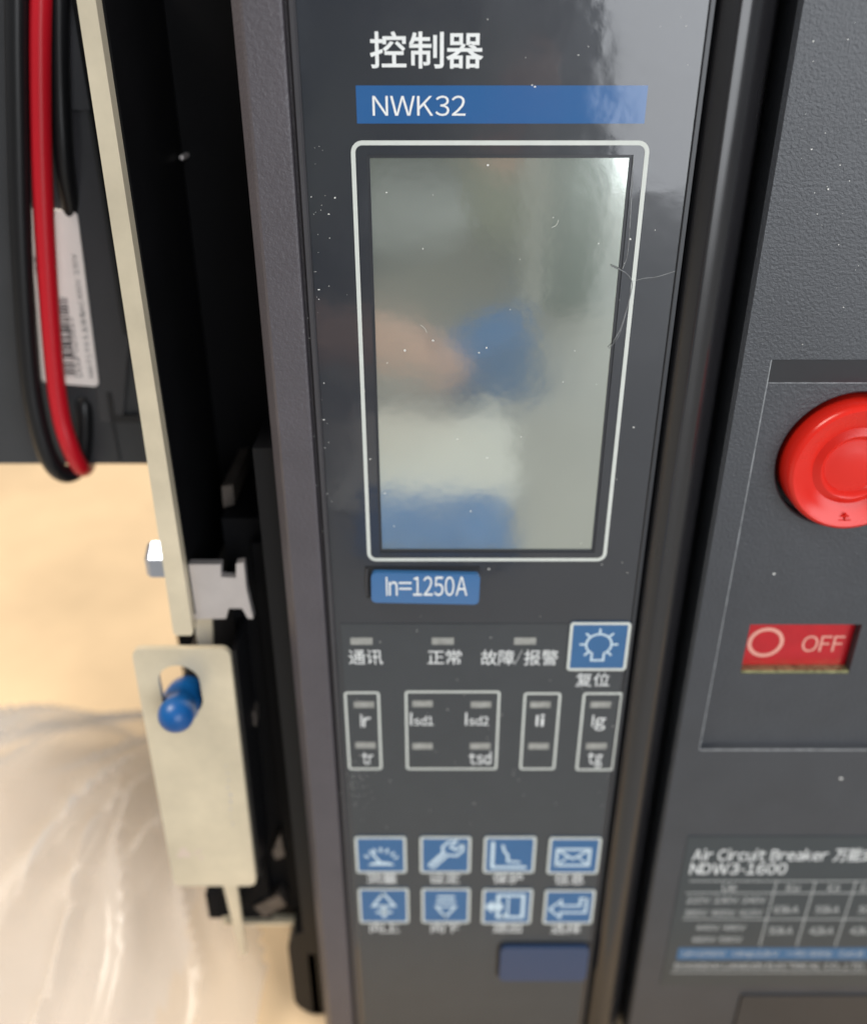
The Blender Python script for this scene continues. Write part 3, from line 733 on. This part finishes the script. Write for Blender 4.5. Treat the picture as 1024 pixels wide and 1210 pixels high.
SY = MY-0.0018
q0 = [P(x, y, SY) for x, y in ((91, 250), (34, 246), (50, 452), (117, 457))]
sx0 = [(v.x, v.z) for v in q0]
stk = prism("sticker", round_poly(sx0, 0.0016, 4), SY, MY+0.001, 'sticker', AM, label="white barcode sticker with vertical lettering")
def skew_text(nm, body_, px_bl, px_tl, hpx, m, bold=0.0):
    """lettering read upwards: from px_bl to px_tl, cap height to the left by hpx"""
    bm_ = glyphs(body_); me = bpy.data.meshes.new(nm); bm_.to_mesh(me); bm_.free()
    xs = [v.co.x for v in me.vertices]; ys = [v.co.y for v in me.vertices]
    A, B = P(*px_bl, SY), P(*px_tl, SY); C = P(px_bl[0]-hpx, px_bl[1], SY)
    for v in me.vertices:
        u_ = (v.co.x-min(xs))/(max(xs)-min(xs)); w_ = (v.co.y-min(ys))/(max(ys)-min(ys))
        q_ = A + (B-A)*u_ + (C-A)*w_; v.co = Vector((q_.x, SY-0.00006, q_.z))
    return link(nm, me, m, stk)
skew_text("sticker_lettering", "D0UP020815", (98, 445), (86, 375), 9, 'ink', 0.01)
skew_text("sticker_lettering", "NW-F1 P3/II 主体电AC400V/230V", (112, 446), (91, 300), 7, 'ink', 0.004)
random.seed(3)
bm = bmesh.new()
def bars(x0, y0, x1, y1, wpx, n):
    t_ = 0
    while t_ < 1:
        h_ = random.choice((0.010, 0.018, 0.03)); px, py = x0+(x1-x0)*t_, y0+(y1-y0)*t_; qx, qy = x0+(x1-x0)*min(1, t_+h_), y0+(y1-y0)*min(1, t_+h_)
        add_prism(bm, [(P(a, b, SY).x, P(a, b, SY).z) for a, b in ((px, py), (px+wpx, py), (qx+wpx, qy), (qx, qy))], SY-0.00006, SY+0.0001)
        t_ += h_ + random.choice((0.010, 0.018, 0.026))
bars(40, 303, 50, 372, 11, 20); bars(68, 352, 77, 445, 12, 26)
from_bm("sticker_barcode", bm, 'ink', stk)

# cables
cy = MY-0.008
red = [(50,-50,cy), (48,60,cy), (50,200,cy), (56,320,cy), (64,430,cy), (72,490,cy), (84,530,cy), (96,552,cy+0.004), (103,548,cy+0.014), (103,520,cy+0.026)]
tag(tube("red_cable", smooth_path([P(x, y, d) for x, y, d in red], 8), 0.00255, 'redwire', None, 16), "thick red insulated cable looping over the barcode sticker", "cable")
blk = [(20,-50,cy-0.001), (21,100,cy-0.001), (25,280,cy-0.001), (34,430,cy-0.001), (45,500,cy-0.001), (60,545,cy), (78,560,cy+0.004), (94,550,cy+0.007), (100,515,cy+0.008), (100,478,MY+0.001), (99,466,MY+0.006)]
tag(tube("black_cable", smooth_path([P(x, y, d) for x, y, d in blk], 8), 0.0027, 'blackwire', None, 16), "black insulated cable running down left of the red cable", "cable")
blk2 = [(70,-50,cy+0.004), (71,90,cy+0.004), (76,190,cy+0.004), (86,256,MY+0.001)]
tag(tube("black_cable", smooth_path([P(x, y, d) for x, y, d in blk2], 8), 0.0025, 'blackwire', None, 16), "short black cable end above the barcode sticker", "cable")

# ================================================================== packing film heap
bm = bmesh.new(); n = 120
for layer in range(2):
    g = []; L_ = layer*7.3
    for i in range(n+1):
        row = []
        for j in range(n+1):
            u_, v_ = i/n, j/n
            x = -0.29 + 0.26*u_; y = -0.10 + 0.27*v_
            cxn, cyn = (x+0.182+0.01*layer)/(0.118-0.01*layer), (y-0.035)/(0.125-0.012*layer)
            ang = math.atan2(cyn, cxn)
            rr = math.hypot(cxn, cyn)*(1+0.16*noise.noise(Vector((math.cos(ang)*1.6, math.sin(ang)*1.6, 2.0+L_))))
            dome = max(0.0, 1-rr**2)**0.8
            a_ = math.atan2(0.20-y, x+0.085)
            rad_ = math.hypot(0.20-y, x+0.085)
            a_ += 0.16*noise.noise(Vector((x*11+L_, y*11, 2.2)))
            f1 = 1-abs(noise.noise(Vector((a_*6.0, rad_*4, 1.7+L_))))*2.2
            f2 = max(0, 1-abs(noise.noise(Vector((a_*11.0+3*rad_, rad_*7, 5.1+L_))))*3.0)**2
            f3 = noise.noise(Vector((x*14, y*11, 9.0+L_)))
            h = dome*(0.048+0.018*layer + 0.012*f1 + 0.012*f2 + 0.024*f3)
            row.append(bm.verts.new((x, y, 0.0140 + max(h, 0.0)))if rr < 1.0 else None)
        g.append(row)
    for i in range(n):
        for j in range(n):
            q = (g[i][j], g[i+1][j], g[i+1][j+1], g[i][j+1])
            if all(q): bm.faces.new(q)
for v in [v for v in bm.verts if not v.link_faces]: bm.verts.remove(v)
tag(from_bm("plastic_film", bm, 'film', None, True), "crumpled clear plastic packing film heaped on the cardboard", "plastic film")

# ================================================================== dust on the front
random.seed(11)
bm = bmesh.new()
def fleck(x, y, yo, s):
    p = P(x, y, yo); k = random.randint(4, 6); a0 = random.random()*6
    st = random.uniform(0.4, 1.0)
    add_prism(bm, [(p.x+s*math.cos(a0+6.28*i/k)*random.uniform(.5, 1.1), p.z+s*st*math.sin(a0+6.28*i/k)*random.uniform(.5, 1.1)) for i in range(k)], yo-0.00010, yo+0.00005)
for k in range(62):
    x, y = random.uniform(372, 820), random.uniform(5, 730)
    if abs(x-512) > 330*(1-y/2577)*1.0: continue
    lc = wx0 < P(x, y).x < wx1 and wz0 < P(x, y).z < wz1
    fleck(x, y, 0.0006 if lc else 0.0, random.choice((0.00010, 0.00014, 0.0002, 0.00030)))
for k in range(50):
    x, y = random.uniform(415, 745), random.uniform(745, 980)
    fleck(x, y, KY, random.choice((0.00008, 0.00012, 0.00018)))
for k in range(45): fleck(random.gauss(425, 10), random.gauss(925, 14), KY, random.choice((0.00008, 0.00014)))
for k in range(60): fleck(360+random.uniform(-3, 3)+random.uniform(100, 700)*0.045, random.uniform(150, 700), -0.0001, random.choice((0.00008, 0.00014)))
for k in range(24):
    x, y = random.uniform(940, 1022), random.uniform(10, 410); fleck(x, y, 0.0, random.choice((0.00008, 0.00013, 0.0002)))
for x, y in ((914,678), (993,920)): fleck(x, y, RD if y < 880 else 0, 0.0005)
for k in range(70): 
    x = random.uniform(830, 1024); fleck(x, 887.5+random.uniform(-1.5, 1.2), 0.0002, random.choice((0.00010, 0.00018, 0.0003)))
for k in range(2):     # lint fibres
    x, y = random.uniform(400, 760), random.uniform(20, 720)
    lc = wx0 < P(x, y).x < wx1 and wz0 < P(x, y).z < wz1
    yo = (0.0006 if lc else 0.0)-0.00006; a0 = random.random()*6.28; l_ = random.uniform(5, 14); c_ = random.uniform(-1.2, 1.2); pts = [(x, y)]
    for q_ in range(3):
        a0 += c_*0.5; pts.append((pts[-1][0]+l_/3*math.cos(a0), pts[-1][1]+l_/3*math.sin(a0)))
    add_tube(bm, smooth_path([P(px, py, yo) for px, py in pts], 3), 0.00003, 5)
d = tag(from_bm("dust", bm, 'dust'), "pale dust specks scattered on the panel and cover", "dust", "stuff")

# wrinkles in the protective film right of the display
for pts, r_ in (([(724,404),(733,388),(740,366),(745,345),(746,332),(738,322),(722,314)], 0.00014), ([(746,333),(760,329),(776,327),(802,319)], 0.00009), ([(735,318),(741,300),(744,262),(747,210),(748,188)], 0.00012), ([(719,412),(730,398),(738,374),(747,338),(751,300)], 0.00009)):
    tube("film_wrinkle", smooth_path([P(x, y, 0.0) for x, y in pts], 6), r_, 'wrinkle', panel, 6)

# ================================================================== what the glossy front mirrors: the floor, the photographer and stand-ins added to shape the reflection
def sheet(name, x0, x1, y0, y1, z0, amp, sc_, m, label, cat, seed):
    bm = bmesh.new(); n = 36; g = []
    for i in range(n+1):
        g.append([bm.verts.new((x0+(x1-x0)*i/n + 0.010*noise.noise(Vector((j*0.1, seed, i*0.05))), y0+(y1-y0)*j/n + 0.02*noise.noise(Vector((i*0.08, seed, 7))),
                 z0+amp*(0.5+0.5*noise.noise(Vector((i*sc_, j*sc_, seed)))))) for j in range(n+1)])
    for i in range(n):
        for j in range(n): bm.faces.new((g[i][j], g[i+1][j], g[i+1][j+1], g[i][j+1]))
    r = bmesh.ops.extrude_face_region(bm, geom=bm.faces[:])
    bmesh.ops.translate(bm, verts=[v for v in r['geom'] if isinstance(v, bmesh.types.BMVert)], vec=(0, 0, -0.0015))
    return tag(from_bm(name, bm, m, None, True), label, cat)
sheet("blue_sheet_standin", -0.055, 0.055, -0.415, -0.325, 0.004, 0.012, 0.35, 'bluesheet', "blue sheet added as a stand-in, mirrored at the foot of the display", "sheet", 3.0)
sheet("white_sheet_standin", -0.075, 0.068, -0.62, -0.40, 0.005, 0.006, 0.10, 'whitesheet', "white sheet added as a stand-in, mirrored across the middle of the display", "foam sheet", 8.0)  # both sheets are added to put blue and white bands into the reflection
bm = bmesh.new(); add_box(bm, 0.016, 0.096, -0.76, -0.640, 0.0, 0.052)
bmesh.ops.subdivide_edges(bm, edges=bm.edges[:], cuts=7, use_grid_fill=True)
for v in bm.verts:
    if v.co.z > 0.001:
        n_ = noise.noise_vector(v.co*22); v.co += Vector((0.006*n_.x, 0.010*n_.y, 0.012*n_.z)) * min(1, v.co.z*25)
        v.co.z *= 0.60 + 0.55*(v.co.x-0.012)/0.082
tag(from_bm("blue_wedge_standin", bm, 'bluesheet', None, True), "blue bag added as a stand-in, mirrored beside the hand in the display", "wedge")  # added block that puts the blue wedge into the reflection

CT = empty("standin", (0.16, -1.02, 0), "grey green carton added for the pale-edged band mirrored at the right of the display", "standin")  # unseen box added to give the reflection its upright band
for nm, c_, m_ in (("standin_body", (-0.045, 0.048, -0.08, 0.07, 0.0, 0.235), 'standin'), ("streak_strip", (-0.046, -0.022, 0.0702, 0.0712, 0.002, 0.233), 'whitesheet')):  # white strip stands for the bright streak along the left edge
    box(nm, *c_, m_, CT, 0.003 if m_ == 'standin' else 0.0)
def person():
    J = {}; E = []; RAD = {}; MATI = {}
    def j(n_, p, r, m_, par=None):
        J[n_] = Vector(p); RAD[n_] = r; MATI[n_] = m_
        if par: E.append((par, n_))
    ox, by = -0.03, -0.30
    j('pelvis', (ox, -1.16+by, 0.26), 0.150, 2)
    j('waist', (ox, -1.14+by, 0.42), 0.135, 1, 'pelvis'); j('chest', (ox, -1.10+by, 0.60), 0.150, 1, 'waist'); j('neck0', (ox, -1.08+by, 0.74), 0.075, 1, 'chest')
    j('neck', (ox, -1.06+by, 0.80), 0.055, 0, 'neck0'); j('head', (ox, -1.03+by, 0.88), 0.080, 0, 'neck'); j('crown', (ox, -1.04+by, 0.97), 0.075, 3, 'head')
    for s_, k in ((-1, 'l'), (1, 'r')):
        j('hip'+k, (ox+s_*0.10, -1.12+by, 0.22), 0.095, 2, 'pelvis'); j('thigh'+k, (ox+s_*0.13, -0.92+by, 0.19), 0.085, 2, 'hip'+k); j('knee'+k, (ox+s_*0.15, -0.72+by, 0.085), 0.065, 2, 'thigh'+k)
        j('shin'+k, (ox+s_*0.15, -0.95+by, 0.060), 0.050, 2, 'knee'+k); j('ankle'+k, (ox+s_*0.14, -1.16+by, 0.055), 0.040, 2, 'shin'+k); j('toe'+k, (ox+s_*0.14, -1.26+by, 0.035), 0.030, 3, 'ankle'+k)
        j('sho'+k, (ox+s_*0.18, (-0.98 if s_ < 0 else -1.09)+by, 0.62), 0.070, 1, 'chest'); j('elb'+k, ((-0.32, -0.80, 0.17) if s_ < 0 else (ox+0.22, -1.0+by, 0.42)), 0.050, 1, 'sho'+k)
        if s_ < 0: W_, D_, S_ = Vector((-0.095, -0.585, 0.078)), Vector((1, 0.08, -0.04)), Vector((0.1, -1.0, 0.12))
        else: W_, D_, S_ = Vector((ox+0.17, -0.86+by, 0.27)), Vector((0, 1, -0.45)), Vector((1, 0, 0))
        D_.normalize(); S_.normalize(); dn = Vector((0, 0, -1))
        j('cuff'+k, W_-D_*0.06, 0.038, 1, 'elb'+k); j('wrist'+k, W_, 0.026, 0, 'cuff'+k); j('palm'+k, W_+D_*0.055, 0.028, 0, 'wrist'+k)
        for f_, (dx, ln) in enumerate(((-0.026, 0.060), (-0.009, 0.072), (0.009, 0.068), (0.026, 0.052))):
            j('f%d%s' % (f_, k), W_+D_*(0.055+ln*0.6)+S_*dx+dn*0.006, 0.010, 0, 'palm'+k); j('g%d%s' % (f_, k), W_+D_*(0.055+ln)+S_*dx*1.1+dn*0.022, 0.008, 0, 'f%d%s' % (f_, k))
        j('th'+k, W_+D_*0.035+S_*0.040*(-s_)+dn*0.005, 0.011, 0, 'wrist'+k); j('ti'+k, W_+D_*0.065+S_*0.052*(-s_)+dn*0.015, 0.009, 0, 'th'+k)
    names = list(J); idx = {n_: i for i, n_ in enumerate(names)}
    me = bpy.data.meshes.new("person"); me.from_pydata([J[n_] for n_ in names], [(idx[a], idx[b]) for a, b in E], [])
    o = bpy.data.objects.new("person", me); COL.objects.link(o)
    sk = o.modifiers.new("skin", 'SKIN'); sk.use_smooth_shade = True
    for i, n_ in enumerate(names):
        me.skin_vertices[0].data[i].radius = (RAD[n_], RAD[n_]); me.skin_vertices[0].data[i].use_root = (n_ == 'pelvis')
    ss = o.modifiers.new("sub", 'SUBSURF'); ss.levels = 2; ss.render_levels = 2
    bpy.context.view_layer.update()
    m2 = bpy.data.meshes.new_from_object(o.evaluated_get(bpy.context.evaluated_depsgraph_get()))
    o.modifiers.clear(); o.data = m2
    m2.materials.clear()
    for k in ('skin', 'jacket', 'trousers', 'hair'): m2.materials.append(M[k])
    for p_ in m2.polygons:
        c_ = p_.center; best = min(names, key=lambda n_: (J[n_]-c_).length - RAD[n_]); p_.material_index = MATI[best]; p_.use_smooth = True
    tag(o, "person kneeling before the device in dark jacket, mirrored in the display", "person")
person()
